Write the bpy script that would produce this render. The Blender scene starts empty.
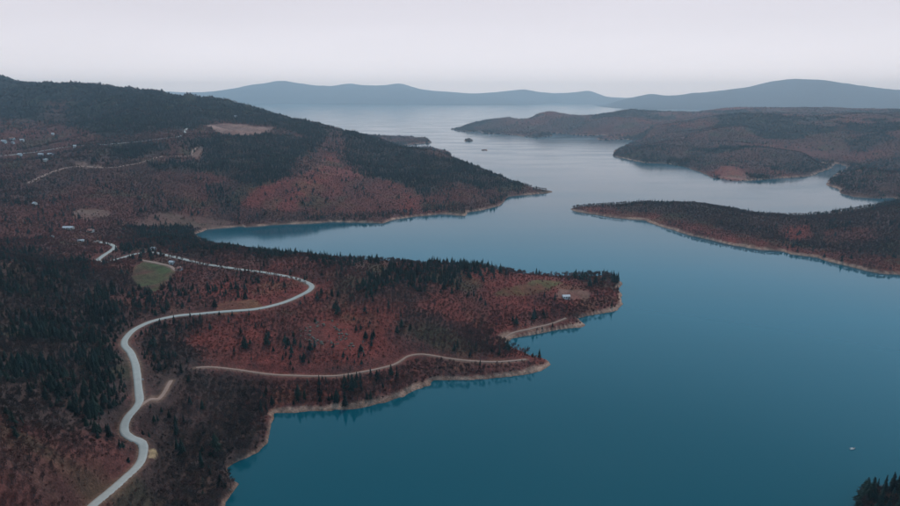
import bpy, bmesh, math, random
import numpy as np

rnd = random.Random(7)
rng = np.random.default_rng(11)
scene = bpy.context.scene
COL = scene.collection

# ------------------------------------------------------------------ camera
W, HH, F = 900.0, 506.0, 608.0            # photograph's pixel frame, focal length in pixels
CAM_H = 250.0                             # metres above the lake
HORIZON = 94.0
PITCH = math.atan((HH / 2 - HORIZON) / F)
SP, CP = math.sin(PITCH), math.cos(PITCH)
cam_data = bpy.data.cameras.new('camera')
cam_data.sensor_width = 36.0
cam_data.lens = F / W * 36.0
cam_data.clip_start = 1.0
cam_data.clip_end = 120000.0
cam = bpy.data.objects.new('camera', cam_data)
COL.objects.link(cam)
cam.location = (0, 0, CAM_H)
cam.rotation_euler = (math.pi / 2 - PITCH, 0, 0)
scene.camera = cam

# ------------------------------------------------------------------ world, sun, exposure
SUN_EL, SUN_AZ = math.radians(54), math.radians(14)   # azimuth from +Y towards +X: veiled sun high ahead of the camera
world = bpy.data.worlds.new('World')
scene.world = world
world.use_nodes = True
nt = world.node_tree
nt.nodes.clear()
def wn(t, **kw):
    n = nt.nodes.new(t)
    for k, v in kw.items(): setattr(n, k, v)
    return n
sky = wn('ShaderNodeTexSky', sky_type='NISHITA', sun_disc=False)
sky.sun_elevation = SUN_EL
sky.sun_rotation = SUN_AZ
sky.air_density, sky.dust_density, sky.ozone_density = 1.0, 2.0, 1.5
tc = wn('ShaderNodeTexCoord')
sep = wn('ShaderNodeSeparateXYZ')
nt.links.new(tc.outputs['Generated'], sep.inputs[0])
ramp = wn('ShaderNodeValToRGB')              # thin dusk overcast: pale low down, bluer overhead
ramp.color_ramp.interpolation = 'EASE'
els = ramp.color_ramp.elements
els[0].position, els[0].color = 0.0, (1.06, 1.05, 1.15, 1)
els[1].position, els[1].color = 1.0, (0.30, 0.43, 0.54, 1)
e = els.new(0.15); e.color = (0.82, 0.79, 0.87, 1)
e = els.new(0.31); e.color = (0.42, 0.94, 1.40, 1)
e = els.new(0.60); e.color = (0.22, 0.46, 0.62, 1)
nt.links.new(sep.outputs['Z'], ramp.inputs[0])
mp = wn('ShaderNodeMapping')
mp.inputs['Scale'].default_value = (1.2, 1.2, 9.0)
nt.links.new(tc.outputs['Generated'], mp.inputs[0])
cn = wn('ShaderNodeTexNoise')
cn.inputs['Scale'].default_value = 1.7
cn.inputs['Detail'].default_value = 5.0
nt.links.new(mp.outputs[0], cn.inputs['Vector'])
cr = wn('ShaderNodeMapRange')
cr.inputs[1].default_value, cr.inputs[2].default_value = 0.3, 0.7
cr.inputs[3].default_value, cr.inputs[4].default_value = 0.97, 1.03
nt.links.new(cn.outputs['Fac'], cr.inputs[0])
vm = wn('ShaderNodeVectorMath', operation='SCALE')
nt.links.new(ramp.outputs[0], vm.inputs[0])
nt.links.new(cr.outputs[0], vm.inputs['Scale'])
bg1 = wn('ShaderNodeBackground')
nt.links.new(sky.outputs[0], bg1.inputs[0])
bg1.inputs[1].default_value = 0.06
bg2 = wn('ShaderNodeBackground')
nt.links.new(vm.outputs[0], bg2.inputs[0])
bg2.inputs[1].default_value = 1.0
mixs = wn('ShaderNodeMixShader')
mixs.inputs[0].default_value = 0.88
nt.links.new(bg1.outputs[0], mixs.inputs[1])
nt.links.new(bg2.outputs[0], mixs.inputs[2])
wo = wn('ShaderNodeOutputWorld')
nt.links.new(mixs.outputs[0], wo.inputs[0])

sd = bpy.data.lights.new('sun', 'SUN')
sd.energy = 1.5
sd.angle = math.radians(12)
sd.color = (1.0, 0.91, 0.83)
sun = bpy.data.objects.new('sun', sd)
COL.objects.link(sun)
sun.location = (0, 0, 900)
sun.rotation_euler = (math.pi / 2 - SUN_EL, 0, math.pi - SUN_AZ)

vs = scene.view_settings
vs.view_transform, vs.look = 'Standard', 'None'
vs.exposure, vs.gamma = 0.0, 1.0
scene.render.engine = 'CYCLES'
cy = scene.cycles
cy.use_denoising = True
cy.max_bounces = 6
cy.diffuse_bounces = 2
cy.glossy_bounces = 2
cy.transmission_bounces = 2
cy.volume_bounces = 4
cy.transparent_max_bounces = 6
cy.caustics_reflective = cy.caustics_refractive = False

# ------------------------------------------------------------------ pixel <-> place
def ray(px, py):
    u, v = (px - W / 2) / F, (py - HH / 2) / F
    return np.array([u, CP - v * SP, -SP - v * CP])      # per unit of depth
def at_z(px, py, z=0.0):
    d = ray(px, py); t = (CAM_H - z) / -d[2]
    return (d[0] * t, d[1] * t)
def at_d(px, py, Y):                                     # point of the ray at forward distance Y
    d = ray(px, py); t = Y / d[1]
    return (d[0] * t, Y, CAM_H + d[2] * t)
def project(x, y, z):
    dz = z - CAM_H
    dep = y * CP - dz * SP
    dep = np.where(dep > 1, dep, 1)
    return W / 2 + F * x / dep, HH / 2 - F * (y * SP + dz * CP) / dep

# ------------------------------------------------------------------ noise
PERM = rng.permutation(512)
PERM = np.concatenate([PERM, PERM, PERM]).astype(np.int64)
GV = rng.random(512).astype(np.float32) * 2 - 1
def vnoise(x, y):
    xi, yi = np.floor(x), np.floor(y)
    fx, fy = (x - xi).astype(np.float32), (y - yi).astype(np.float32)
    xi, yi = xi.astype(np.int64) & 511, yi.astype(np.int64) & 511
    fx = fx * fx * fx * (fx * (fx * 6 - 15) + 10); fy = fy * fy * fy * (fy * (fy * 6 - 15) + 10)
    x1, y1 = (xi + 1) & 511, (yi + 1) & 511
    a, b = GV[PERM[PERM[xi] + yi]], GV[PERM[PERM[x1] + yi]]
    c, d = GV[PERM[PERM[xi] + y1]], GV[PERM[PERM[x1] + y1]]
    return (a + (b - a) * fx) * (1 - fy) + (c + (d - c) * fx) * fy
def fbm(x, y, wave, octv=4, gain=0.5, ridged=False):
    s = np.zeros(np.shape(x), np.float32); amp, tot = 1.0, 0.0
    f = 1.0 / wave
    for o in range(octv):
        c, sn = math.cos(o * 1.3 + .4), math.sin(o * 1.3 + .4)
        n = vnoise((x * c - y * sn) * f + o * 17.3, (x * sn + y * c) * f + o * 9.1)
        if ridged: n = 1 - 2 * np.abs(n)
        s += amp * n; tot += amp; amp *= gain; f *= 2.03
    return s / tot
def sstep(a, b, x):
    t = np.clip((x - a) / (b - a), 0, 1)
    return t * t * (3 - 2 * t)

# ------------------------------------------------------------------ terrain: a sheet in rings that widen with distance
R0, R1, NR = 130.0, 29500.0, 1150
TH = math.radians(60.0); NT = 900
LR0, LRS = math.log(R0), math.log(R1 / R0) / (NR - 1)
rr = np.exp(LR0 + LRS * np.arange(NR))
tt = np.linspace(-TH, TH, NT)
GX = (rr[:, None] * np.sin(tt)[None, :]).ravel()
GY = (rr[:, None] * np.cos(tt)[None, :]).ravel()

def poly_px(pts): return [at_z(*p) for p in pts]
def signed_dist(x, y, poly):
    P = np.asarray(poly, float); Q = np.roll(P, -1, 0)
    best = np.full(x.shape, 1e30); inside = np.zeros(x.shape, bool)
    for (ax, ay), (bx, by) in zip(P, Q):
        ex, ey = bx - ax, by - ay
        t = np.clip(((x - ax) * ex + (y - ay) * ey) / (ex * ex + ey * ey + 1e-9), 0, 1)
        dx, dy = x - ax - t * ex, y - ay - t * ey
        np.minimum(best, dx * dx + dy * dy, out=best)
        if ay != by:
            c = (ay > y) != (by > y)
            inside ^= c & (x < ex * (y - ay) / (by - ay) + ax)
    d = np.sqrt(best)
    return np.where(inside, d, -d)
def lp(x, y): return np.stack([np.log(np.maximum(np.hypot(x, y), 20.0)), np.arctan2(x, y)], -1)
def spline(poly, n=3):                                   # round the traced corners a little
    P = np.asarray(poly, float); m = len(P); out = []
    for i in range(m):
        p0, p1, p2, p3 = P[i - 1], P[i], P[(i + 1) % m], P[(i + 2) % m]
        for k in range(n):
            t = k / n
            out.append(.5 * (2 * p1 + (p2 - p0) * t + (2 * p0 - 5 * p1 + 4 * p2 - p3) * t * t * .6 + (-p0 + 3 * p1 - 3 * p2 + p3) * t ** 3 * .6)
                       if 0 else p1 + (p2 - p1) * t)
    return np.array(out)
class Land:
    def __init__(s, name, poly, ctrl, relief, wave):
        s.name, s.poly, s.relief, s.wave = name, poly, relief, wave
        P = np.asarray(poly, float); sh = []
        for a, b in zip(P, np.roll(P, -1, 0)):
            n = int(np.clip(np.linalg.norm(lp(*a) - lp(*b)) / 0.035, 1, 12))
            for k in range(n): sh.append(a + (b - a) * k / n)
        pts, zs = [tuple(p) for p in sh], [0.0] * len(sh)
        for c in ctrl:
            if c[2] == 'z': x, y = at_z(c[0], c[1], c[3]); z = c[3]
            elif c[2] == 'd': x, y, z = at_d(c[0], c[1], c[3])
            else: x, y, z = c[0], c[1], c[3]
            pts.append((x, y)); zs.append(z)
        p = np.array(pts); s.K = lp(p[:, 0], p[:, 1]); n = len(p)
        D = np.linalg.norm(s.K[:, None] - s.K[None], axis=-1)
        A = np.zeros((n + 1, n + 1)); A[:n, :n] = -np.sqrt(D * D + s.c2) + np.eye(n) * 2e-5
        A[:n, n] = A[n, :n] = 1
        s.w = np.linalg.lstsq(A, np.array(zs + [0.0]), rcond=None)[0]
    c2 = 0.00005
    def height(s, x, y):
        q = lp(x, y).astype(np.float32); out = np.empty(len(x), np.float32)
        K, w = s.K.astype(np.float32), s.w.astype(np.float32)
        for i in range(0, len(x), 40000):
            qq = q[i:i + 40000]
            d = (qq[:, None, 0] - K[None, :, 0]) ** 2 + (qq[:, None, 1] - K[None, :, 1]) ** 2
            out[i:i + 40000] = -np.sqrt(d + np.float32(s.c2)) @ w[:-1] + w[-1]
        return out

# shores are traced in the photograph and put on the water level; hidden shores and heights are estimated
A_SHORE = [(190, 600), (215, 535), (222, 512), (226, 503), (236, 492), (243, 483), (232, 477), (229, 468), (240, 461), (258, 452), (268, 443), (271, 428), (275, 414), (300, 412),
           (330, 410.5), (355, 409), (375, 406), (405, 398), (418, 391), (432, 386), (435, 381), (450, 381), (475, 380), (500, 378), (520, 375),
           (540, 370), (551, 365), (548, 361), (532, 357), (518, 350), (507, 343), (507, 338.5), (520, 336.5), (540, 333), (560, 330),
           (578, 327.5), (585, 325), (579, 321), (575, 318), (595, 314.5), (617, 310.5), (622, 304), (621, 294), (617, 289), (622, 282.5),
           (619, 279.5), (600, 277.5), (540, 276), (470, 273), (400, 271), (330, 267), (270, 258), (225, 249), (200, 240), (195, 234)]
B_SHORE = [(207, 229.5), (232, 227.5), (241, 226.5), (245, 227.5), (275, 225), (310, 223.5), (330, 222), (384, 223.5), (393, 219.5), (420, 216), (440, 214.5), (464, 215.5),
           (468, 212.5), (488, 209), (500, 206), (504, 203), (508, 196.5), (525, 195), (545, 193.5), (552, 191.8), (540, 190), (505, 181), (470, 173), (448, 165),
           (452, 157), (450, 152), (428, 147.5), (405, 149), (400, 146), (432, 142.5), (428, 138.5), (405, 136.5), (370, 136), (330, 134), (280, 132), (200, 131), (50, 131)]
AB_POLY = poly_px(A_SHORE + B_SHORE) + [(-2600, 5200), (-7000, 6000), (-9000, 2500), (-3000, 10), (-330, 10), (-190, 60), (-150, 140)]
AB_CTRL = [(600, 274, 'd', 812), (560, 271, 'd', 800), (520, 268, 'd', 788), (480, 265, 'd', 770), (450, 264, 'd', 752), (400, 262, 'd', 735),
           (350, 260, 'd', 725), (300, 256, 'd', 735), (250, 251, 'd', 770), (215, 244, 'd', 820), (170, 239, 'd', 880),
           (567, 298, 'z', 15), (500, 300, 'z', 18), (440, 320, 'z', 28), (400, 330, 'z', 30), (330, 340, 'z', 27), (315, 285, 'z', 46), (470, 285, 'z', 27), (600, 292, 'z', 13),
           (350, 375, 'z', 11), (260, 372, 'z', 22), (410, 357, 'z', 14), (470, 361, 'z', 10), (520, 360, 'z', 7), (450, 340, 'z', 20), (530, 328, 'z', 7),
           (250, 310, 'z', 42), (200, 340, 'z', 36), (230, 400, 'z', 22), (200, 450, 'z', 24), (122, 340, 'z', 46), (140, 400, 'z', 42), (135, 440, 'z', 42),
           (148, 450, 'z', 42), (95, 506, 'z', 44), (180, 506, 'z', 24), (0, 300, 'z', 78), (0, 260, 'z', 92), (0, 400, 'z', 84), (0, 506, 'z', 92),
           (60, 300, 'z', 62), (60, 420, 'z', 62), (70, 265, 'z', 60), (100, 258, 'z', 50), (150, 278, 'z', 49), (178, 268, 'z', 48), (215, 290, 'z', 45), (270, 280, 'z', 47),
           (68, 231, 'z', 41), (0, 241, 'z', 48), (130, 238, 'z', 44), (-200, 400, 'z', 130), (-250, 250, 'z', 130), (-300, 180, 'z', 150), (40, 560, 'z', 70),
           (100, 212, 'z', 50), (50, 192, 'z', 75), (200, 205, 'z', 30), (100, 169, 'z', 95), (150, 162, 'z', 100), (185, 135, 'z', 143), (60, 153, 'z', 106),
           (20, 141, 'z', 120), (0, 165, 'z', 98), (0, 200, 'z', 70), (0, 112, 'd', 2300), (60, 110, 'd', 2250), (110, 112, 'd', 2100), (160, 115, 'd', 2000), (235, 130, 'd', 1900),
           (85, 87, 'd', 2600), (120, 91, 'd', 2550), (150, 96, 'd', 2500), (200, 101, 'd', 2350), (240, 111, 'd', 2250), (270, 118, 'd', 2180), (300, 125, 'd', 2100),
           (340, 133, 'd', 2000), (370, 139, 'd', 1950), (395, 145.5, 'd', 1900), (430, 150.5, 'd', 1810), (460, 162, 'd', 1750), (480, 170, 'd', 1700), (500, 177, 'd', 1660),
           (530, 188, 'd', 1620), (40, 87, 'd', 3000), (0, 79, 'd', 3600), (-100, 70, 'd', 3700), (-250, 68, 'd', 3800), (300, 182, 'z', 58), (250, 152, 'z', 103),
           (400, 182, 'z', 42), (450, 187, 'z', 28), (340, 165, 'z', 68), (250, 195, 'z', 40), (430, 205, 'z', 12), (480, 195, 'z', 18), (395, 160, 'z', 68),
           (420, 139.5, 'z', 8), (435, 149.5, 'z', 8)]
M_SHORE = [(449.5, 129.2), (458, 131), (470, 132), (479, 131.2), (482, 133.4), (500, 134), (519, 135.6), (524, 137), (540, 137.4), (552, 136.4), (552, 133.2), (562, 133.6),
           (574, 135), (587, 135.8), (602, 135), (607, 136), (596, 138.6), (600, 140), (612, 139.8), (626, 139.4), (636, 140.6), (626, 145.5), (614, 151), (613, 156),
           (632, 160.5), (645, 163), (665, 163.5), (682, 166), (700, 172), (714, 178), (735, 181), (755, 180.5), (776, 178.5), (800, 177), (812, 175.5), (822, 171.5),
           (832, 168), (836, 163.5), (846, 166), (845, 170), (836, 174), (827, 181), (827, 186), (838, 188.5), (840, 193), (854, 197), (875, 198.5), (893, 197.5), (900, 200),
           (890, 203.5), (870, 207), (840, 212), (800, 216.5), (760, 215.5), (725, 209), (690, 205), (650, 203.5), (600, 206), (576, 207.5), (569, 208.8),
           (575, 211.5), (600, 215.5), (630, 219.5), (644, 220.5), (655, 225), (665, 228), (690, 235.5), (705, 238.5), (730, 244.5), (760, 250), (783, 251.5), (790, 254),
           (815, 257.5), (835, 263), (862, 269.5), (880, 273.5), (900, 274.5), (1000, 285), (1200, 315)]
M_POLY = poly_px(M_SHORE) + [(1400, 500), (9000, 2500), (11000, 8000)] + poly_px([(1200, 114.5), (900, 114.8), (720, 116), (660, 119), (600, 121), (550, 122), (500, 126), (470, 127.6)])
M_CTRL = [(590, 206.5, 'd', 1372), (640, 201, 'd', 1330), (690, 200, 'd', 1275), (720, 204, 'd', 1230), (770, 212, 'd', 1150), (810, 215, 'd', 1120), (850, 211, 'd', 1150), (900, 201, 'd', 1200),
          (960, 195, 'd', 1200), (800, 235, 'z', 12), (880, 240, 'z', 18), (700, 222, 'z', 12), (950, 250, 'z', 30), (1100, 230, 'z', 60), (640, 212, 'z', 11),
          (472, 122.5, 'd', 4620), (486, 120, 'd', 4640), (511, 117, 'd', 4560), (524, 122, 'd', 4600), (535, 114.5, 'd', 4600), (550, 111, 'd', 4620), (562, 113.6, 'd', 4640), (580, 117.5, 'd', 4660),
          (601, 114, 'd', 4680), (616, 111.2, 'd', 4700), (631, 109, 'd', 4720), (643, 112, 'd', 4750), (665, 113.5, 'd', 4850), (682, 114.5, 'd', 4950), (703, 110.5, 'd', 5000), (734, 106.4, 'd', 5100),
          (760, 109.4, 'd', 5200), (790, 107.6, 'd', 5200), (816, 107.8, 'd', 5200), (842, 110.5, 'd', 5200), (900, 113, 'd', 5200), (1100, 108, 'd', 5000), (538, 131, 'd', 3800), (524, 127, 'd', 4150), (575, 126, 'd', 4050),
          (680, 141, 'z', 58), (750, 152, 'z', 50), (800, 152, 'z', 52), (860, 168, 'z', 40), (895, 187, 'z', 22), (845, 182, 'z', 14), (870, 137, 'z', 88), (835, 150, 'z', 40),
          (740, 127, 'z', 105), (650, 127, 'z', 75), (900, 128, 'z', 115), (800, 118, 'z', 140), (640, 150, 'z', 34), (720, 165, 'z', 30), (700, 118, 'd', 4000), (590, 125, 'd', 4050), (620, 122, 'd', 4000),
          (770, 135, 'z', 75), (830, 128, 'z', 105), (780, 168, 'z', 22), (610, 137.8, 'z', 7)] + [(x, 121, 'd', 5020) for x in range(492, 606, 14)] + [(625, 119, 'd', 5200), (645, 118, 'd', 5300), (664, 117.5, 'd', 5400), (682, 117.5, 'd', 5500), (704, 116, 'd', 5700), (760, 114, 'd', 5900), (840, 114.5, 'd', 5900)]
G_SHORE = [(-600, 104.2), (100, 104), (300, 104.2), (400, 104.8), (470, 105.2), (535, 104.8), (556, 103.4), (590, 104.2), (600, 106.8), (625, 109), (660, 109.6), (700, 109.8), (900, 111), (1600, 112)]
G_POLY = poly_px([(-300, 104.2)] + G_SHORE[1:-1] + [(1500, 112)]) + [(22000, 14500), (22000, 22600), (-22000, 22600), (-22000, 15500)]
G_CTRL = [(x, y, 'd', d) for x, y, d in [(-600, 88, 17600), (-300, 87, 17600), (-100, 86, 17600), (100, 90, 17600), (160, 91, 17600), (200, 92.5, 17600), (225, 89.5, 17600), (250, 85, 17600), (280, 81, 17600), (297, 83, 17600), (315, 85, 17600),
          (345, 83.5, 17600), (380, 85, 17600), (402, 83.5, 17600), (420, 89, 17600), (450, 92, 17600), (480, 93.5, 17600), (505, 91, 17600), (525, 89.5, 17600), (545, 94, 17600), (565, 95.5, 17600), (588, 91, 17600), (605, 96, 17600), (618, 98.5, 17600),
          (635, 97, 13500), (652, 94, 13000), (668, 97, 13000), (690, 93.5, 12800), (716, 91, 12600), (747, 87, 12400), (773, 81, 12200), (795, 78.3, 12000), (816, 79.5, 12000), (842, 84, 12000), (873, 89, 12000), (900, 90.5, 12000),
          (1000, 86, 12000), (1200, 86, 12000), (1500, 84, 12000)]] + [(x, 21500, 'w', 160) for x in (-16000, -8000, 0, 8000, 16000)] + [(x, 97.6, 'd', 19400) for x in range(210, 640, 24)] + [(x, 98.6, 'd', 14000) for x in range(660, 901, 30)]
I_POLY = poly_px([(846, 540), (851, 512), (853, 501), (860, 496), (872, 496), (886, 493), (905, 491), (960, 492), (1040, 500), (1060, 600), (860, 600)])
LANDS = [Land('near', AB_POLY, AB_CTRL, 1.0, 190.0), Land('main', M_POLY, M_CTRL, 1.1, 460.0), Land('far', G_POLY, G_CTRL, 1.0, 1100.0),
         Land('corner', I_POLY, [(900, 506, 'z', 13), (880, 506, 'z', 11), (960, 530, 'z', 14)], 0.5, 60.0),
         Land('island', poly_px([(464, 140.8), (466.5, 141.4), (470, 141.5), (473.3, 140.8), (472, 139.8), (468, 139.4), (465, 139.8)]), [(468.5, 140.2, 'z', 5)], 0.3, 60),
         Land('shoal', poly_px([(480.5, 150.2), (484, 150.7), (488, 150.4), (487, 149.7), (483, 149.6)]), [(484, 150, 'z', 2.0)], 0.3, 60)]

GZ = np.full(GX.shape, -50.0, np.float32)
GL = np.full(GX.shape, -1, np.int8)
GR = np.hypot(GX, GY)
for li, L in enumerate(LANDS):
    P = np.asarray(L.poly); m = 60.0
    sel = np.where((GX > P[:, 0].min() - m) & (GX < P[:, 0].max() + m) & (GY > P[:, 1].min() - m) & (GY < P[:, 1].max() + m))[0]
    if L.name == 'far': sel = sel[GY[sel] > 7000]
    if L.name == 'main': sel = sel[(GX[sel] > -900)]
    x, y = GX[sel], GY[sel]
    sdv = signed_dist(x, y, L.poly)
    wig = np.minimum(4.5 + GR[sel] * 0.0012, 10)
    sdv = sdv + (fbm(x, y, 34, 5, .6) - .1) * wig * (0.35 if L.name in ('island', 'shoal') else 1)
    ins = sdv > 0
    z = np.where(ins, 0, np.maximum(sdv * 0.35, -40)).astype(np.float32)
    si = np.where(ins)[0]
    xi, yi, d = x[si], y[si], sdv[si]
    h = np.maximum(L.height(xi, yi), 0)
    lim = {'island': 14, 'shoal': 3}.get(L.name, 1e9)
    bank = np.minimum(d * 0.75, 2.6) + np.clip((d - 3.5) * 0.5, 0, 6.0) * (.55 + .45 * fbm(xi, yi, 80, 2))
    amp = L.relief * np.minimum(np.minimum(d * 0.11, (0.34 if L.name == 'main' else 0.10 + .08 * sstep(900, 1300, GR[sel][si])) * h + 1.0), 40)
    if L.name == 'main': amp = amp * (1 - .8 * sstep(4100, 4500, yi))
    if L.name == 'far': amp = np.minimum(d * 0.06, 0.08 * h + 4)
    rel = amp * (0.65 * (fbm(xi, yi, L.wave, 5, ridged=True) - (.3 if L.name in ('far', 'main') else 0)) + 0.6 * fbm(xi, yi, L.wave * 0.6, 5))
    rel += np.minimum(d * 0.04, 0.8) * fbm(xi + 91, yi, 13, 3)
    zz = np.minimum(bank + np.maximum(h - 8, 0) * sstep(10, 75 if L.name != 'far' else 400, d) + rel * sstep(5, 30, d), lim)
    z[si] = np.maximum(zz, np.minimum(d * 0.3, 1.2))
    up = z > GZ[sel]
    GZ[sel[up]] = z[up]; GL[sel[up]] = li
GZ2 = GZ.reshape(NR, NT)

def hz(x, y):                                            # height of the sheet at a place
    x, y = np.atleast_1d(np.asarray(x, float)), np.atleast_1d(np.asarray(y, float))
    fr = np.clip((np.log(np.maximum(np.hypot(x, y), R0)) - LR0) / LRS, 0, NR - 1.001)
    ft = np.clip((np.arctan2(x, y) + TH) / (2 * TH) * (NT - 1), 0, NT - 1.001)
    i, j = fr.astype(int), ft.astype(int); a, b = fr - i, ft - j
    return (GZ2[i, j] * (1 - a) * (1 - b) + GZ2[i + 1, j] * a * (1 - b) + GZ2[i, j + 1] * (1 - a) * b + GZ2[i + 1, j + 1] * a * b)
def land_at(x, y):
    i = np.clip(np.rint((np.log(np.maximum(np.hypot(x, y), R0)) - LR0) / LRS), 0, NR - 1).astype(int)
    j = np.clip(np.rint((np.arctan2(x, y) + TH) / (2 * TH) * (NT - 1)), 0, NT - 1).astype(int)
    return GL.reshape(NR, NT)[i, j]
TS = np.exp(np.linspace(math.log(150), math.log(26000), 9000))
def hit(px, py, lift=0.0):                               # first ground met by the ray of a pixel
    d = ray(px, py); d = d / np.hypot(d[0], d[1])
    z = CAM_H + d[2] * TS
    g = np.maximum(hz(d[0] * TS, d[1] * TS), 0) + lift
    k = np.argmax(z <= g)
    if z[k] > g[k]: k = len(TS) - 1
    if k > 0:
        a0, a1 = z[k - 1] - g[k - 1], z[k] - g[k]
        t = TS[k - 1] + (TS[k] - TS[k - 1]) * (a0 / (a0 - a1) if a0 != a1 else 0)
    else: t = TS[0]
    return np.array([d[0] * t, d[1] * t])
def visible(x, y, z):                                    # is a place seen over the ground in front of it
    out = np.ones(len(x), bool); f = np.linspace(0.25, 0.985, 90)
    for k in range(len(x)):
        out[k] = np.all(CAM_H + (z[k] - CAM_H) * f > hz(x[k] * f, y[k] * f))
    return out
def smooth_line(P, n):                                   # Catmull-Rom through the points, then even steps
    P = np.asarray(P, float); out = []
    for i in range(len(P) - 1):
        p0, p1, p2, p3 = P[max(i - 1, 0)], P[i], P[i + 1], P[min(i + 2, len(P) - 1)]
        for k in range(8):
            t = k / 8
            out.append(.5 * (2 * p1 + (p2 - p0) * t + (2 * p0 - 5 * p1 + 4 * p2 - p3) * t * t + (-p0 + 3 * p1 - 3 * p2 + p3) * t ** 3))
    out.append(P[-1]); out = np.array(out)
    s = np.r_[0, np.cumsum(np.linalg.norm(np.diff(out, axis=0), axis=1))]
    m = max(int(s[-1] / n), 4); q = np.linspace(0, s[-1], m)
    return np.stack([np.interp(q, s, out[:, 0]), np.interp(q, s, out[:, 1])], 1)
def box_filter(v, k):
    if k < 2 or len(v) < 4: return v
    k = min(k, len(v) // 2 * 2 - 1); p = np.pad(v, k, mode='edge'); ker = np.ones(2 * k + 1) / (2 * k + 1)
    return np.convolve(p, ker, 'same')[k:-k]

ROADS = {   # name: (pixels, width m, step, smoothing steps)
 'main': ([(84, 513), (91, 506), (106.5, 494), (123.5, 480), (139, 464), (144, 454), (142, 446), (134, 439.5), (125.5, 431), (123.5, 424), (128, 416), (136, 408.6), (139.5, 401),
           (138.5, 390), (137, 375), (135, 363), (130.5, 353), (124.5, 345), (126, 337.5), (136, 328.5), (154, 321), (178, 316), (200, 314), (215.5, 312.5), (251, 309.5), (276, 305), (297, 297.5), (309, 290.5),
           (311.5, 285.5), (303, 280.5), (290, 277), (265, 273), (240, 269.5), (215, 266), (190, 261), (170, 256), (152, 252.5), (135, 254), (119.5, 259), (104, 262), (98, 260.5), (104, 255), (111.6, 250.5), (114.3, 246.6), (109, 243.8), (96, 241)], 5.3, 3.0, 6),
 'shore': ([(196, 367), (222, 368), (250, 371.5), (290, 375.5), (325, 376), (343, 375.5), (370, 370.5), (392, 365.5), (401, 361), (408, 356), (420, 354), (435, 356), (457, 359.6), (481, 361.6), (503, 361.6), (526, 359.6)], 2.3, 3.0, 4),
 'cove': ([(505, 339.5), (507, 336), (514, 332.5), (530, 329), (547, 325), (560, 320.5), (566, 318)], 2.3, 3.0, 3),
 'spur': ([(139, 409), (146, 405.5), (154, 402.5), (160, 398), (165, 391), (171, 381)], 2.8, 2.5, 3),
 'field': ([(140, 260), (147, 261.2), (156, 263), (168.5, 265.6), (173.5, 269), (176, 271)], 3.6, 3.0, 3),
 'hill': ([(-20, 156.3), (0, 155.7), (16.6, 155), (24, 154), (33, 153), (45, 151), (56, 148), (64, 146), (76, 145.6), (84, 145), (102.5, 144.6), (117.7, 143.6), (131.5, 142.3), (151, 140), (167.5, 137), (178.6, 136), (185.5, 133.5), (184, 131), (188, 127)], 6.0, 8.0, 6),
 'quarry': ([(28, 184), (40, 177.5), (53, 172), (71, 165.5), (90, 166), (98, 169), (109, 167.5), (119, 167), (126, 165.3), (137, 164.5), (145, 161), (152, 158.3), (165, 156), (178.6, 156.3), (190, 157), (194, 150), (200, 146)], 6.0, 8.0, 5)}
RP = {}
for nm, (px, w, st, sm) in ROADS.items():
    P = smooth_line([hit(*p) for p in px], st)
    # put the line on a steady grade, then cut the ground to it
    z = box_filter(hz(P[:, 0], P[:, 1]), sm)
    RP[nm] = (P, z, w)
for nm in ('spur', 'shore', 'cove', 'field', 'hill', 'quarry', 'main'):
    P, z, w = RP[nm]
    bx0, bx1 = P.min(0) - 60, P.max(0) + 60
    sel = np.where((GX > bx0[0]) & (GX < bx1[0]) & (GY > bx0[1]) & (GY < bx1[1]) & (GZ > -3))[0]
    bd = np.full(len(sel), 1e9); bz = np.zeros(len(sel))
    for k in range(len(P)):
        d = np.hypot(GX[sel] - P[k, 0], GY[sel] - P[k, 1]); b = d < bd
        bd[b] = d[b]; bz[b] = z[k]
    inner = w * 0.5 + 1.5 + GR[sel] * 0.004
    t = 1 - sstep(inner, inner + w * 0.9 + GR[sel] * 0.004, bd)
    GZ[sel] = GZ[sel] * (1 - t) + (bz - 0.12) * t
GZ2 = GZ.reshape(NR, NT)

# ------------------------------------------------------------------ what grows where
PX, PY = project(GX, GY, GZ)
def in_poly(x, y, poly):
    ins = np.zeros(np.shape(x), bool)
    for (ax, ay), (bx, by) in zip(poly, poly[1:] + poly[:1]):
        if ay != by: ins ^= ((ay > y) != (by > y)) & (x < (bx - ax) * (y - ay) / (by - ay) + ax)
    return ins
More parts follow.
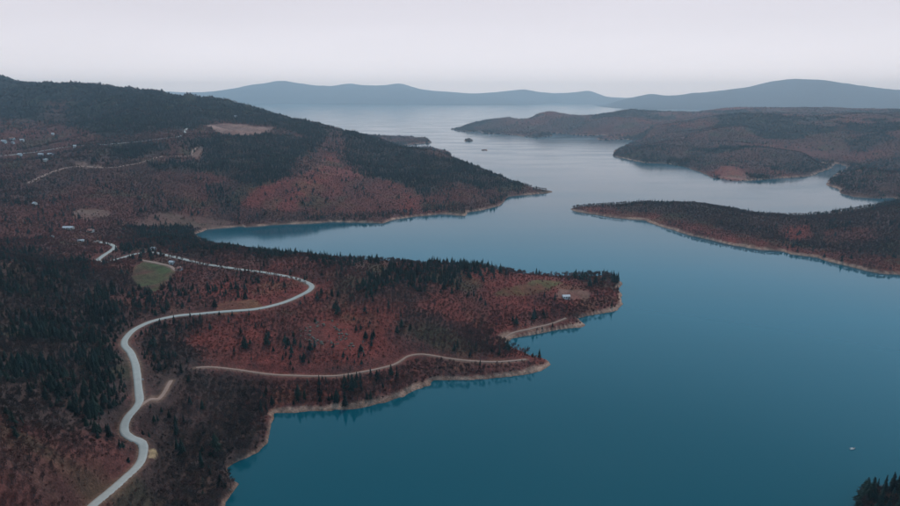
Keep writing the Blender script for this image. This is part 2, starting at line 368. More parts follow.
# (outline on the visible ground, conifer share, bare tree density, redness)
ZONES = [
 ([(-300, 165), (200, 165), (230, 200), (225, 228), (60, 240), (-300, 245)], .09, .5, .42),
 ([(-300, 60), (90, 80), (200, 95), (240, 105), (300, 119), (335, 128), (325, 142), (280, 126), (205, 121), (190, 127), (140, 134), (100, 138), (75, 127), (30, 118), (-300, 122)], .93, .95, .1),
 ([(-300, 124), (80, 130), (80, 150), (110, 146), (180, 137), (200, 143), (190, 165), (-300, 165)], .10, .45, .42),
 ([(105, 146), (150, 144), (168, 149), (150, 157), (108, 161)], .8, .9, .2),
 ([(172, 139), (205, 137), (204, 148), (178, 152)], .8, .9, .2),
 ([(40, 100), (70, 98), (75, 122), (60, 128), (45, 120)], .45, .8, .3),
 ([(203, 137), (280, 135), (322, 140), (318, 150), (300, 160), (290, 178), (265, 188), (235, 185), (215, 178), (195, 170), (150, 172), (150, 164), (192, 160)], .88, .95, .1),
 ([(345, 131), (395, 143), (460, 158), (510, 176), (528, 186), (490, 191), (450, 178), (430, 192), (385, 190), (365, 182), (350, 165)], .85, .95, .15),
 ([(200, 185), (240, 183), (238, 215), (212, 214)], .5, .8, .2), ([(325, 175), (345, 172), (352, 190), (335, 195)], .75, .8, .2),
 ([(320, 170), (330, 150), (345, 165), (365, 178), (385, 182), (420, 194), (415, 210), (330, 216), (300, 213), (243, 208), (246, 192), (290, 180)], .05, .35, .95),
 ([(420, 196), (450, 185), (505, 195), (500, 206), (420, 215)], .15, .8, .5),
 # the near headland
 ([(-300, 245), (60, 255), (115, 300), (125, 340), (130, 400), (60, 425), (-300, 425)], .42, 1.0, .08),
 ([(-300, 425), (60, 420), (130, 400), (120, 430), (140, 455), (90, 520), (-300, 700)], .08, 1.0, .5),
 ([(60, 240), (130, 246), (200, 255), (215, 300), (130, 330), (100, 290)], .14, .62, .45),
 ([(140, 335), (200, 318), (205, 362), (275, 400), (268, 440), (225, 600), (80, 600), (150, 450)], .09, 1.0, .12),
 ([(200, 368), (400, 366), (432, 381), (280, 409), (272, 400)], .07, .85, .5),
 ([(205, 318), (270, 310), (320, 290), (400, 320), (440, 300), (470, 272), (560, 279), (618, 285), (618, 305), (560, 318), (507, 337), (550, 360), (440, 355), (400, 352), (330, 370), (205, 364), (203, 340)], .05, .34, 1.0),
 ([(220, 262), (330, 268), (345, 290), (318, 284), (300, 300), (250, 307), (205, 312), (200, 280)], .07, .45, .8),
 ([(395, 318), (440, 318), (500, 345), (520, 358), (440, 352)], .04, .75, .35),
 ([(430, 270), (480, 285), (500, 310), (450, 318)], .09, .5, .7),
 ([(120, 226), (215, 228), (300, 243), (380, 252), (450, 256), (520, 260), (618, 272), (612, 285), (560, 277), (470, 274), (400, 272), (300, 264), (200, 255), (120, 246)], .55, .75, .3),
 ([(360, 262), (425, 262), (430, 300), (405, 322), (372, 305)], .5, .6, .5),
 ([(262, 310), (312, 299), (314, 335), (292, 350), (258, 338)], .45, .6, .6),
 ([(205, 285), (225, 280), (230, 298), (208, 300)], .6, .6, .5),
 # right-hand land
 ([(565, 190), (1300, 160), (1300, 330), (880, 276), (640, 225), (565, 215)], .08, 1.0, .22),
 ([(569, 207), (600, 209), (640, 212), (700, 225), (800, 243), (905, 262), (905, 276), (800, 257), (640, 222), (575, 212)], .05, .5, .95),
 ([(785, 226), (815, 222), (820, 236), (790, 240)], .03, .4, .9), ([(830, 228), (875, 230), (870, 243), (835, 242)], .03, .4, .9), ([(640, 202), (680, 199), (670, 218), (645, 214)], .3, .9, .2),
 ([(810, 205), (850, 208), (870, 198), (1000, 194), (1000, 206), (870, 208), (815, 214)], .75, 1.0, .15),
 ([(610, 140), (660, 148), (665, 160), (612, 158)], .45, .8, .3), ([(825, 175), (850, 164), (900, 150), (900, 172), (870, 190), (838, 186)], .45, .8, .4),
 ([(840, 140), (885, 128), (890, 138), (850, 152)], .7, .8, .3), ([(775, 168), (810, 158), (830, 165), (805, 174)], .6, .8, .3), ([(690, 150), (720, 140), (715, 165), (700, 170)], .4, .8, .3),
 ([(718, 176), (728, 168), (745, 166), (755, 180), (735, 181)], .02, .2, 1.0),
 ([(545, 118), (575, 116), (590, 124), (560, 132)], .5, .8, .3),
]
def zone_fields(x, y, z, land, soft=None, ph=0.0):
    px, py = project(x, y, z)
    r = np.hypot(x, y); s = np.clip(r / 900, .5, 3)
    wv = 70 * np.clip(r / 900, .8, 2.5)
    jx, jy = fbm(x / wv + ph, y / wv, 1, 4, .6) * 34, fbm(x / wv + 50 + ph, y / wv, 1, 4, .6) * 19 / s
    if soft is not None: jx, jy = jx * np.where(r > 1000, .6, 1) + soft.normal(0, 1, x.shape) * np.where(r > 1000, 3, 7), jy * np.where(r > 1000, .6, 1) + soft.normal(0, 1, x.shape) * np.where(r > 1000, 2, 4) / s
    C = np.full(x.shape, .22); B = np.full(x.shape, .7); R = np.full(x.shape, .45)
    far = r > 1700
    n = fbm(x, y + 300, 260, 4)
    C = np.where(far & (land == 1), .10 + .75 * sstep(.12, .3, n), C); R = np.where(far & (land == 1), .45 + .4 * fbm(x, y, 400, 3), R)
    for poly, c, b, q in ZONES:
        m = in_poly(px + jx, py + jy, poly)
        C[m], B[m], R[m] = c, b, q
    pn, pn2 = fbm(x + 700, y, 55 * np.clip(r / 900, .8, 2), 4), fbm(x - 400, y, 120 * np.clip(r / 900, .8, 2), 3)
    R = np.clip(R * (1.05 + .8 * pn + .4 * pn2), 0, 1); B = np.clip(B * (1.0 - 1.1 * pn2 + .5 * pn), 0, 1)
    m = land == 3; C[m], B[m], R[m] = .45, 1.0, .2
    m = land == 4; C[m], B[m], R[m] = .6, 1.0, .3
    m = land == 5; C[m], B[m] = 0, 0
    return C, B, R, px + jx * .3, py + jy * .3
CLEAR = {'field': [(131, 267), (145, 261), (168, 267), (175, 274), (166, 287), (154, 293), (136, 290), (129, 278)],
         'pit': [(203, 125), (225, 124), (250, 125.5), (278, 128), (268, 134), (240, 137), (215, 134)],
         'spoil': [(70, 166), (77, 162.5), (84, 161.5), (90, 165), (104, 167), (90, 168.5)],
         'spoil2': [(187, 157), (191, 150), (197, 147), (200, 150), (194, 158)],
         'layby': [(146, 458), (147, 446), (153, 445), (156, 450), (152, 459)],
         'scar': [(722, 178), (730, 169), (742, 168), (752, 176), (745, 180)],
         'ochre': [(212, 303), (240, 297), (256, 297), (262, 304), (235, 309), (214, 311)],
         'meadow': [(505, 290), (535, 282), (560, 284), (545, 294), (520, 300), (490, 298)],
         'rocks': [(300, 322), (325, 318), (350, 324), (366, 344), (352, 352), (330, 352), (302, 344)],
         'yard': [(555, 291), (585, 291), (586, 301), (553, 302)],
         'terrace': [(70, 212), (80, 209), (106, 210), (108, 216), (90, 220), (68, 218)], 'terrace2': [(130, 222), (160, 214), (205, 217), (230, 224), (200, 228), (135, 228)],
         'grey': [(410, 298), (425, 300), (440, 320), (420, 318)],
         'orange': [(112, 268), (135, 266), (128, 275), (108, 275)]}
ROADPTS = np.concatenate([np.c_[P, np.full(len(P), w)] for P, z, w in RP.values()])
def road_gap(x, y):                                       # distance to the nearest road edge
    out = np.full(x.shape, 1e9)
    for P, z, w in RP.values():
        m = np.where((x > P[:, 0].min() - 25) & (x < P[:, 0].max() + 25) & (y > P[:, 1].min() - 25) & (y < P[:, 1].max() + 25))[0]
        if not len(m): continue
        b = np.full(len(m), 1e9)
        for k in range(len(P)):
            np.minimum(b, np.hypot(x[m] - P[k, 0], y[m] - P[k, 1]), out=b)
        out[m] = np.minimum(out[m], b - w / 2)
    return out
keep = np.where(GZ > -2.5)[0]
gx, gy, gz = GX[keep], GY[keep], GZ[keep]
F3 = [zone_fields(gx, gy, gz, GL[keep], rng, .13 * k) for k in range(4)]
C, B, R = [sum(f[k] for f in F3) / 4 for k in range(3)]
qx, qy = zone_fields(gx, gy, gz, GL[keep])[3:]
mixc = lambda a, b, t: a * (1 - t[:, None]) + np.asarray(b) * t[:, None]
col = np.tile(np.array([.066, .041, .037]), (len(keep), 1))
col = mixc(col, (.195, .046, .037), np.clip(R * 1.1 - .12, 0, 1))
col = mixc(col, (.026, .036, .033), np.clip(C * 1.0 * sstep(900, 2600, GR[keep]), 0, .9))
patch = fbm(gx, gy, 38, 4)
col = mixc(col, (.165, .085, .050), .55 * sstep(.15, .5, patch) * np.clip(R, 0, 1))
col = mixc(col, (.060, .066, .036), .5 * sstep(.2, .55, fbm(gx + 300, gy, 70, 3)))
for key, colr, t in [('field', (.060, .076, .032), .68), ('pit', (.30, .175, .145), .85), ('spoil', (.27, .16, .125), .75), ('spoil2', (.22, .13, .105), .7), ('layby', (.48, .32, .18), 1.0),
                     ('scar', (.28, .15, .12), .5), ('ochre', (.19, .085, .046), .7), ('meadow', (.085, .088, .035), .7), ('yard', (.22, .13, .10), .5), ('orange', (.20, .085, .05), .7), ('terrace', (.19, .125, .10), .7), ('terrace2', (.15, .085, .07), .7)]:
    m = in_poly(qx, qy, CLEAR[key]) & (GR[keep] < 2600)
    tm = np.clip(t * (.8 + .9 * fbm(gx[m], gy[m] + 900, 14 * np.clip(GR[keep][m] / 500, 1, 4), 3)), 0, 1)[:, None]
    col[m] = col[m] * (1 - tm) + np.array(colr) * tm
rg = road_gap(gx, gy)
wm = np.where(rg < 6, 1, 0)
col = mixc(col, (.20, .12, .09), .8 * (1 - sstep(.3, 3.0 + 1.5 * patch, rg)))
bankz = gz - 1.3 * fbm(gx, gy, 22, 3) + 2.6 * sstep(.0, .5, fbm(gx - 70, gy, 90, 2)) + 1.6 * ((GR[keep] < 460) & (gx < 0)) + np.where(GL[keep] == 3, -3.5, 0)
soil = 1 - sstep(2.0, 3.4, bankz)
soil = np.where(GL[keep] == 2, soil * .3, soil)
sn = .5 + .5 * fbm(gx + 77, gy, 16, 3)
soilc = np.array([.22, .125, .095]) * (1 - sn[:, None]) + np.array([.46, .28, .21]) * sn[:, None]
col = col * (1 - soil[:, None]) + soilc * soil[:, None]
wet = (1 - sstep(.3, 1.1, gz)) * (GL[keep] != 5); col = col * (1 - .4 * wet[:, None])
isfar = GL[keep] == 2
cf = np.array([.040, .034, .038]) + .03 * (.5 + .5 * fbm(gx, gy, 900, 4))[:, None]
col[isfar] = cf[isfar]

# ------------------------------------------------------------------ materials
def new_mat(name):
    m = bpy.data.materials.new(name); m.use_nodes = True
    n = m.node_tree.nodes; b = n['Principled BSDF']
    return m, m.node_tree, b
def link(t, a, b): t.links.new(a, b)
def node(t, ty, **kw):
    n = t.nodes.new(ty)
    for k, v in kw.items(): setattr(n, k, v)
    return n
def plain(name, rgb, rough=.8, var=.25, scale=3.0, metal=0.0):
    m, t, b = new_mat(name)
    g = node(t, 'ShaderNodeTexCoord'); n = node(t, 'ShaderNodeTexNoise'); n.inputs['Scale'].default_value = scale; n.inputs['Detail'].default_value = 4
    link(t, g.outputs['Object'], n.inputs['Vector'])
    mr = node(t, 'ShaderNodeMapRange'); mr.inputs[3].default_value, mr.inputs[4].default_value = 1 - var, 1 + var
    link(t, n.outputs['Fac'], mr.inputs[0])
    v = node(t, 'ShaderNodeVectorMath', operation='SCALE'); v.inputs[0].default_value = rgb
    link(t, mr.outputs[0], v.inputs['Scale']); link(t, v.outputs[0], b.inputs['Base Color'])
    b.inputs['Roughness'].default_value = rough; b.inputs['Metallic'].default_value = metal
    return m
def ground_mat():
    m, t, b = new_mat('ground')
    a = node(t, 'ShaderNodeAttribute', attribute_name='ground_colour')
    g = node(t, 'ShaderNodeNewGeometry')
    prev = a.outputs['Color']
    for sc, lo, hi in ((.9, .62, 1.40), (.16, .70, 1.30), (.02, .82, 1.2)):
        n = node(t, 'ShaderNodeTexNoise'); n.inputs['Scale'].default_value = sc; n.inputs['Detail'].default_value = 4; n.inputs['Roughness'].default_value = .65
        link(t, g.outputs['Position'], n.inputs['Vector'])
        mr = node(t, 'ShaderNodeMapRange'); mr.inputs[1].default_value, mr.inputs[2].default_value = .3, .7; mr.inputs[3].default_value, mr.inputs[4].default_value = lo, hi
        link(t, n.outputs['Fac'], mr.inputs[0])
        v = node(t, 'ShaderNodeVectorMath', operation='SCALE'); link(t, prev, v.inputs[0]); link(t, mr.outputs[0], v.inputs['Scale'])
        prev = v.outputs[0]
    link(t, prev, b.inputs['Base Color'])
    n = node(t, 'ShaderNodeTexNoise'); n.inputs['Scale'].default_value = .6; n.inputs['Detail'].default_value = 6; link(t, g.outputs['Position'], n.inputs['Vector'])
    bp = node(t, 'ShaderNodeBump'); bp.inputs['Strength'].default_value = .8; bp.inputs['Distance'].default_value = 1.2
    link(t, n.outputs['Fac'], bp.inputs['Height']); link(t, bp.outputs[0], b.inputs['Normal'])
    b.inputs['Roughness'].default_value = .95; b.inputs['Specular IOR Level'].default_value = .1
    return m
def plant_mat(name, c0, c1, c2, rough=.9, vr=(.45, 1.55)):
    m, t, b = new_mat(name)
    a = node(t, 'ShaderNodeAttribute', attribute_name='tint', attribute_type='INSTANCER')
    mx = node(t, 'ShaderNodeMix', data_type='RGBA'); mx.inputs[6].default_value = (*c0, 1); mx.inputs[7].default_value = (*c1, 1)
    link(t, a.outputs['Fac'], mx.inputs[0])
    oi = node(t, 'ShaderNodeObjectInfo')
    g = node(t, 'ShaderNodeNewGeometry')
    n = node(t, 'ShaderNodeTexNoise'); n.inputs['Scale'].default_value = .04; n.inputs['Detail'].default_value = 3; link(t, g.outputs['Position'], n.inputs['Vector'])
    n2 = node(t, 'ShaderNodeTexNoise'); n2.inputs['Scale'].default_value = .011; n2.inputs['Detail'].default_value = 4; link(t, g.outputs['Position'], n2.inputs['Vector'])
    a0 = node(t, 'ShaderNodeMath', operation='MULTIPLY_ADD'); link(t, n2.outputs['Fac'], a0.inputs[0]); a0.inputs[1].default_value = 1.8; a0.inputs[2].default_value = -.9; 
    a1 = node(t, 'ShaderNodeMath', operation='ADD'); link(t, a0.outputs[0], a1.inputs[0]); an = node(t, 'ShaderNodeMath', operation='MULTIPLY_ADD'); link(t, n.outputs['Fac'], an.inputs[0]); an.inputs[1].default_value = 2.0; an.inputs[2].default_value = -.5; link(t, an.outputs[0], a1.inputs[1])
    ad = node(t, 'ShaderNodeMath', operation='ADD'); link(t, oi.outputs['Random'], ad.inputs[0]); link(t, a1.outputs[0], ad.inputs[1])
    mr = node(t, 'ShaderNodeMapRange'); mr.inputs[1].default_value, mr.inputs[2].default_value = .3, 1.7; mr.inputs[3].default_value, mr.inputs[4].default_value = vr
    link(t, ad.outputs[0], mr.inputs[0])
    v = node(t, 'ShaderNodeVectorMath', operation='SCALE'); link(t, mx.outputs[2], v.inputs[0]); link(t, mr.outputs[0], v.inputs['Scale'])
    wr = node(t, 'ShaderNodeMath', operation='MULTIPLY'); link(t, oi.outputs['Random'], wr.inputs[0]); wr.inputs[1].default_value = 7.31
    wf = node(t, 'ShaderNodeMath', operation='FRACT'); link(t, wr.outputs[0], wf.inputs[0])
    wp = node(t, 'ShaderNodeMath', operation='POWER'); link(t, wf.outputs[0], wp.inputs[0]); wp.inputs[1].default_value = 3.0
    wm_ = node(t, 'ShaderNodeMath', operation='MULTIPLY'); link(t, wp.outputs[0], wm_.inputs[0]); wm_.inputs[1].default_value = .5
    m3 = node(t, 'ShaderNodeMix', data_type='RGBA'); m3.inputs[7].default_value = (*c2, 1); link(t, wm_.outputs[0], m3.inputs[0]); link(t, v.outputs[0], m3.inputs[6])
    link(t, m3.outputs[2], b.inputs['Base Color'])
    b.inputs['Roughness'].default_value = rough; b.inputs['Specular IOR Level'].default_value = .15
    return m
def water_mat():
    m, t, b = new_mat('lake_water')
    b.inputs['Base Color'].default_value = (.0002, .066, .094, 1)
    b.inputs['IOR'].default_value = 1.33
    b.inputs['Specular IOR Level'].default_value = .45
    b.inputs['Roughness'].default_value = .10
    g = node(t, 'ShaderNodeNewGeometry'); mpn = node(t, 'ShaderNodeMapping'); mpn.inputs['Scale'].default_value = (.012, .03, 1)
    link(t, g.outputs['Position'], mpn.inputs[0])
    n = node(t, 'ShaderNodeTexNoise'); n.inputs['Scale'].default_value = .25; n.inputs['Detail'].default_value = 5; link(t, mpn.outputs[0], n.inputs['Vector'])
    mr = node(t, 'ShaderNodeMapRange'); mr.inputs[1].default_value, mr.inputs[2].default_value = .35, .65; mr.inputs[3].default_value, mr.inputs[4].default_value = .05, .14
    link(t, n.outputs['Fac'], mr.inputs[0])
    sx = node(t, 'ShaderNodeSeparateXYZ'); link(t, g.outputs['Position'], sx.inputs[0])          # open water farther up the lake is ruffled by wind
    mo = node(t, 'ShaderNodeMapRange', interpolation_type='SMOOTHSTEP'); mo.inputs[1].default_value, mo.inputs[2].default_value = 600, 3200; mo.inputs[3].default_value, mo.inputs[4].default_value = .0, .05
    link(t, sx.outputs['Y'], mo.inputs[0])
    ar = node(t, 'ShaderNodeMath', operation='ADD'); link(t, mr.outputs[0], ar.inputs[0]); link(t, mo.outputs[0], ar.inputs[1]); link(t, ar.outputs[0], b.inputs['Roughness'])
    n2 = node(t, 'ShaderNodeTexNoise'); n2.inputs['Scale'].default_value = .22; n2.inputs['Detail'].default_value = 4; link(t, g.outputs['Position'], n2.inputs['Vector'])
    bp = node(t, 'ShaderNodeBump'); bp.inputs['Strength'].default_value = .07; bp.inputs['Distance'].default_value = .25
    link(t, n2.outputs['Fac'], bp.inputs['Height']); link(t, bp.outputs[0], b.inputs['Normal'])
    return m
M = {'ground': ground_mat(), 'water': water_mat(),
     'needles': plant_mat('conifer_needles', (.006, .013, .013), (.013, .028, .024), (.030, .046, .031)),
     'twigs': plant_mat('bare_twigs', (.047, .038, .038), (.215, .054, .042), (.140, .084, .054)),
     'bark': plain('bark', (.045, .038, .037), .9, .3, 2),
     'asphalt': plain('pale_asphalt', (.36, .345, .325), .85, .18, .3),
     'dirt': plain('track_dirt', (.32, .20, .16), .95, .25, .2),
     'white': plain('white_render', (.58, .57, .57), .8, .12, 1), 'roof_red': plain('clay_roof', (.34, .13, .10), .8, .2, 2), 'roof_pale': plain('pale_sheet_roof', (.46, .45, .48), .6, .15, .6),
     'glass': plain('window_glass', (.03, .035, .045), .1, .1, 1), 'wood': plain('door_wood', (.12, .07, .045), .7, .2, 3), 'stone': plain('lichen_rock', (.13, .112, .09), .95, .4, .5),
     'metal': plain('dark_metal', (.08, .08, .085), .45, .1, 2, .6), 'cream': plain('cream_render', (.62, .56, .50), .8, .08, 1), 'boat_trim': plain('boat_blue_trim', (.05, .10, .2), .5, .1, 2)}

# ------------------------------------------------------------------ setting: terrain pieces, lake, roads
inv = np.full(len(GX), -1, np.int64); inv[keep] = np.arange(len(keep))
ii, jj = np.meshgrid(np.arange(NR - 1), np.arange(NT - 1), indexing='ij')
q0 = (ii * NT + jj).ravel()
quads = np.stack([q0, q0 + 1, q0 + NT + 1, q0 + NT], 1)[:, ::-1]
quads = quads[(inv[quads] >= 0).all(1)]
cy_q = GY[quads[:, 0]]; cx_q = GX[quads[:, 0]]; lq = GL[quads[:, 0]]
split = np.where(lq == 0, np.where(cy_q > np.where(cx_q > -250, 960, 930), 6, 0), lq)
split = np.where((lq == 1) & (cy_q < 1420 + np.maximum(cx_q - 800, 0) * .1) & (cx_q < 1600), 7, split)
def mesh_obj(name, V, Fc, mat, kind=None, smooth=True, parent=None):
    me = bpy.data.meshes.new(name)
    n = len(V); me.vertices.add(n); me.vertices.foreach_set('co', np.asarray(V, np.float32).ravel())
    Fc = np.asarray(Fc); k = Fc.shape[1]
    me.loops.add(Fc.size); me.loops.foreach_set('vertex_index', Fc.ravel().astype(np.int32))
    me.polygons.add(len(Fc)); me.polygons.foreach_set('loop_start', np.arange(0, Fc.size, k, dtype=np.int32)); me.polygons.foreach_set('loop_total', np.full(len(Fc), k, np.int32))
    me.update(calc_edges=True)
    me.polygons.foreach_set('use_smooth', np.full(len(Fc), smooth))
    me.materials.append(mat)
    o = bpy.data.objects.new(name, me); COL.objects.link(o)
    if kind: o['kind'] = kind
    if parent: o.parent = parent
    return o
def tag(o, label, cat=None, group=None, kind=None):
    o['label'] = label
    if cat: o['category'] = cat
    if group: o['group'] = group
    if kind: o['kind'] = kind
    return o
GALL = np.stack([GX, GY, GZ], 1)
for sid, nm, lab, cat in [(0, 'headland', 'red brown wooded headland with winding road reaching into the lake', 'headland'), (6, 'hillside', 'long dark wooded hill beyond the narrow inlet on the left', 'hill'),
                     (7, 'peninsula', 'low wooded peninsula pointing in from the right shore', 'peninsula'), (1, 'rolling_hills', 'rolling brown hills with coves behind the low peninsula', 'hills'),
                     (2, 'mountains', 'hazy blue mountain range along the horizon', 'mountains'), (3, 'promontory', 'dark wooded promontory at the bottom right corner', 'promontory'),
                     (4, 'island', 'tiny tree covered islet in the far open water', 'island'), (5, 'shoal', 'small bare shoal just above the water beyond the hill', 'shoal')]:
    qs = quads[split == sid]
    if not len(qs): continue
    u, ix = np.unique(qs, return_inverse=True)
    o = mesh_obj(nm, GALL[u], ix.reshape(qs.shape), M['ground'], 'structure')
    ca = o.data.attributes.new('ground_colour', 'FLOAT_COLOR', 'POINT')
    ca.data.foreach_set('color', np.c_[col[inv[u]], np.ones(len(u))].astype(np.float32).ravel())
    tag(o, lab, cat)
S = 23000.0
lake = mesh_obj('lake', [(-S, -5000, 0), (S, -5000, 0), (S, S, 0), (-S, S, 0)], [(0, 1, 2, 3)], M['water'], 'structure')
tag(lake, 'calm teal lake with pale reflections far out', 'lake')

def ribbon(name, P, z, w, mat, lab, cat, lift=.10):
    T = np.gradient(P, axis=0); T /= np.linalg.norm(T, axis=1)[:, None] + 1e-9
    Nn = np.stack([-T[:, 1], T[:, 0]], 1); V = []
    wob = w / 2 * (1 + .06 * fbm(P[:, 0], P[:, 1], 9, 2))
    offs = [-1, -.5, 0, .5, 1]
    for k in range(len(P)):
        for o in offs:
            q = P[k] + Nn[k] * o * wob[k]
            zz = max(z[k], hz(q[0], q[1])[0] + .02) if abs(o) < .9 else z[k] - .05
            V.append((q[0], q[1], zz + lift + (.05 if o == 0 else 0)))
        V.append((*(P[k] + Nn[k] * -1.12 * wob[k]), z[k] - 1.0)); V.append((*(P[k] + Nn[k] * 1.12 * wob[k]), z[k] - 1.0))
    Fc = []
    for k in range(len(P) - 1):
        a, b = k * 7, k * 7 + 7
        for c, d in ((5, 0), (0, 1), (1, 2), (2, 3), (3, 4), (4, 6)): Fc.append((a + c, b + c, b + d, a + d)[::-1])
    return tag(mesh_obj(name, V, Fc, mat, 'structure'), lab, cat)
def ribz(nm): P, z, w = RP[nm]; return P, (z if nm == 'main' else np.maximum(z, hz(P[:, 0], P[:, 1]))), w
for nm, mat, name, lab, cat in [('main', 'asphalt', 'road', 'pale asphalt road winding over the near headland', 'road'), ('shore', 'dirt', 'dirt_track', 'thin dirt track along the red slope above the lake shore', 'track'),
                           ('cove', 'dirt', 'dirt_track', 'dirt track curving round the small cove below the white house', 'track'), ('spur', 'dirt', 'dirt_track', 'short reddish spur track leaving the bend of the winding road', 'track'),
                           ('field', 'dirt', 'dirt_track', 'dirt track along the top of the green field', 'track'), ('hill', 'asphalt', 'road', 'pale road crossing the far wooded hill by the village', 'road'),
                           ('quarry', 'dirt', 'dirt_track', 'pale dirt track wandering across the far hillside', 'track')]:
    P, z, w = ribz(nm)
    ribbon(name, P, z, w, M[mat], lab, cat, lift=.32 if nm not in ('hill', 'quarry') else .5)

# ------------------------------------------------------------------ trees
class MB:
    def __init__(s): s.v, s.f = [], []
    def tri(s, a, b, c): n = len(s.v); s.v += [a, b, c]; s.f.append((n, n + 1, n + 2))
    def quad(s, a, b, c, d): n = len(s.v); s.v += [a, b, c, d]; s.f.append((n, n + 1, n + 2, n + 3))
    def tube(s, p, q, r0, r1, k=4):
        p, q = np.array(p, float), np.array(q, float); d = q - p; d /= np.linalg.norm(d) + 1e-9
        a = np.cross(d, (0, 0, 1) if abs(d[2]) < .9 else (1, 0, 0)); a /= np.linalg.norm(a); b = np.cross(d, a); n = len(s.v)
        for (c, r) in ((p, r0), (q, r1)):
            for i in range(k):
                t = 2 * math.pi * i / k; s.v.append(tuple(c + (a * math.cos(t) + b * math.sin(t)) * r))
        for i in range(k): s.f.append((n + i, n + (i + 1) % k, n + k + (i + 1) % k, n + k + i))
    def box(s, x0, x1, y0, y1, z0, z1):
        n = len(s.v); s.v += [(x, y, z) for z in (z0, z1) for x, y in ((x0, y0), (x1, y0), (x1, y1), (x0, y1))]
        s.f += [(n, n + 3, n + 2, n + 1), (n + 4, n + 5, n + 6, n + 7)] + [(n + i, n + (i + 1) % 4, n + 4 + (i + 1) % 4, n + 4 + i) for i in range(4)]
    def mesh(s, name, mat):
        me = bpy.data.meshes.new(name); me.from_pydata([tuple(map(float, v)) for v in s.v], [], s.f); me.materials.append(mat); me.update(); return me
    def obj(s, name, mat, parent=None):
        o = bpy.data.objects.new(name, s.mesh(name, mat)); COL.objects.link(o)
        if parent: o.parent = parent
        return o
def conifer(seed, slim=1.0):                             # 10 m tall fir: trunk and drooping sprays in whorls
    r = random.Random(seed); t, c = MB(), MB()
    t.tube((0, 0, -.6), (0, 0, 5), .19, .11, 5); t.tube((0, 0, 5), (0, 0, 9.8), .11, .02, 4)
    z = .9 + r.random() * .6
    while z < 9.7:
        f = (9.9 - z) / 9.0
        L = (2.15 * f ** .85 + .12) * slim; n = max(4, int(5 + 7 * f)); off = r.random() * 6.3
        for i in range(n):
            if r.random() < .10: continue
            a = off + 2 * math.pi * i / n + r.uniform(-.25, .25); l = L * r.uniform(.62, 1.15); w = .17 + .30 * l * .55
            dx, dy = math.cos(a), math.sin(a); dr = r.uniform(.10, .38) * l; zz = z + r.uniform(-.2, .2)
            tip = (dx * l, dy * l, zz - dr)
            mid = (dx * l * .5, dy * l * .5, zz + .12 * l)
            s1 = (mid[0] - dy * w, mid[1] + dx * w, mid[2] - .25 * l * .6); s2 = (mid[0] + dy * w, mid[1] - dx * w, mid[2] - .25 * l * .6)
            b = (0, 0, zz + .25)
            c.tri(b, s1, mid); c.tri(b, mid, s2); c.tri(mid, s1, tip); c.tri(mid, tip, s2)
        z += .34 + .34 * f * r.uniform(.8, 1.2)
    c.tube((0, 0, 9.3), (0, 0, 10.1), .12, .01, 3)
    return t, c
def bare_tree(seed, twigs=300, spread=1.0):              # 8 m tall leafless tree
    r = random.Random(seed); t, c = MB(), MB()
    p = np.array([0, 0, -.6]); lean = np.array([r.uniform(-.08, .08), r.uniform(-.08, .08), 1]); ends = []
    t.tube(p, (lean[0] * 2.6, lean[1] * 2.6, 2.4), .16, .12, 5)
    base = np.array([lean[0] * 2.6, lean[1] * 2.6, 2.4]); top = np.array([lean[0] * 8 + r.uniform(-.4, .4), lean[1] * 8 + r.uniform(-.4, .4), 6.9])
    t.tube(base, top, .12, .03, 4); ends.append((base, top))
    for k in range(9):
        f = k / 9; s0 = base + (top - base) * (f * .8 - .12); a = k * 2.4 + r.uniform(-.5, .5); l = (2.6 - 1.3 * f) * r.uniform(.8, 1.15) * spread
        e = s0 + np.array([math.cos(a) * l * .8, math.sin(a) * l * .8, l * r.uniform(.55, 1.0)]); t.tube(s0, e, .06, .02, 3); ends.append((s0, e))
        for j in range(2):
            m = s0 + (e - s0) * r.uniform(.35, .7); a2 = a + r.choice((-1, 1)) * r.uniform(.5, 1.1); l2 = l * .5
            e2 = m + np.array([math.cos(a2) * l2 * .7, math.sin(a2) * l2 * .7, l2 * .8]); t.tube(m, e2, .035, .012, 3); ends.append((m, e2))
    for k in range(twigs):
        s0, e = ends[r.randrange(len(ends))]; m = s0 + (e - s0) * r.uniform(.3, 1.05)
        a, el, l = r.uniform(0, 6.283), r.uniform(.05, 1.35), r.uniform(.55, 1.35)
        d = np.array([math.cos(a) * math.cos(el), math.sin(a) * math.cos(el), math.sin(el)]); a3 = r.uniform(0, 6.283)
        side = np.cross(d, (math.cos(a3), math.sin(a3), .3)); side /= np.linalg.norm(side) + 1e-9
        w = r.uniform(.045, .085)
        c.tri(tuple(m + side * w), tuple(m - side * w), tuple(m + d * l))
    return t, c
def shrub(seed):
    r = random.Random(seed); c = MB()
    for k in range(70):
        a, el, l = r.uniform(0, 6.283), r.uniform(.25, 1.4), r.uniform(.6, 1.5); o = np.array([r.gauss(0, .35), r.gauss(0, .35), r.uniform(-.15, .25)])
        d = np.array([math.cos(a) * math.cos(el), math.sin(a) * math.cos(el), math.sin(el)]); side = np.cross(d, (math.cos(a * 3), math.sin(a * 3), .2)); side /= np.linalg.norm(side) + 1e-9
        w = r.uniform(.05, .10); c.tri(tuple(o + side * w), tuple(o - side * w), tuple(o + d * l))
    return MB(), c
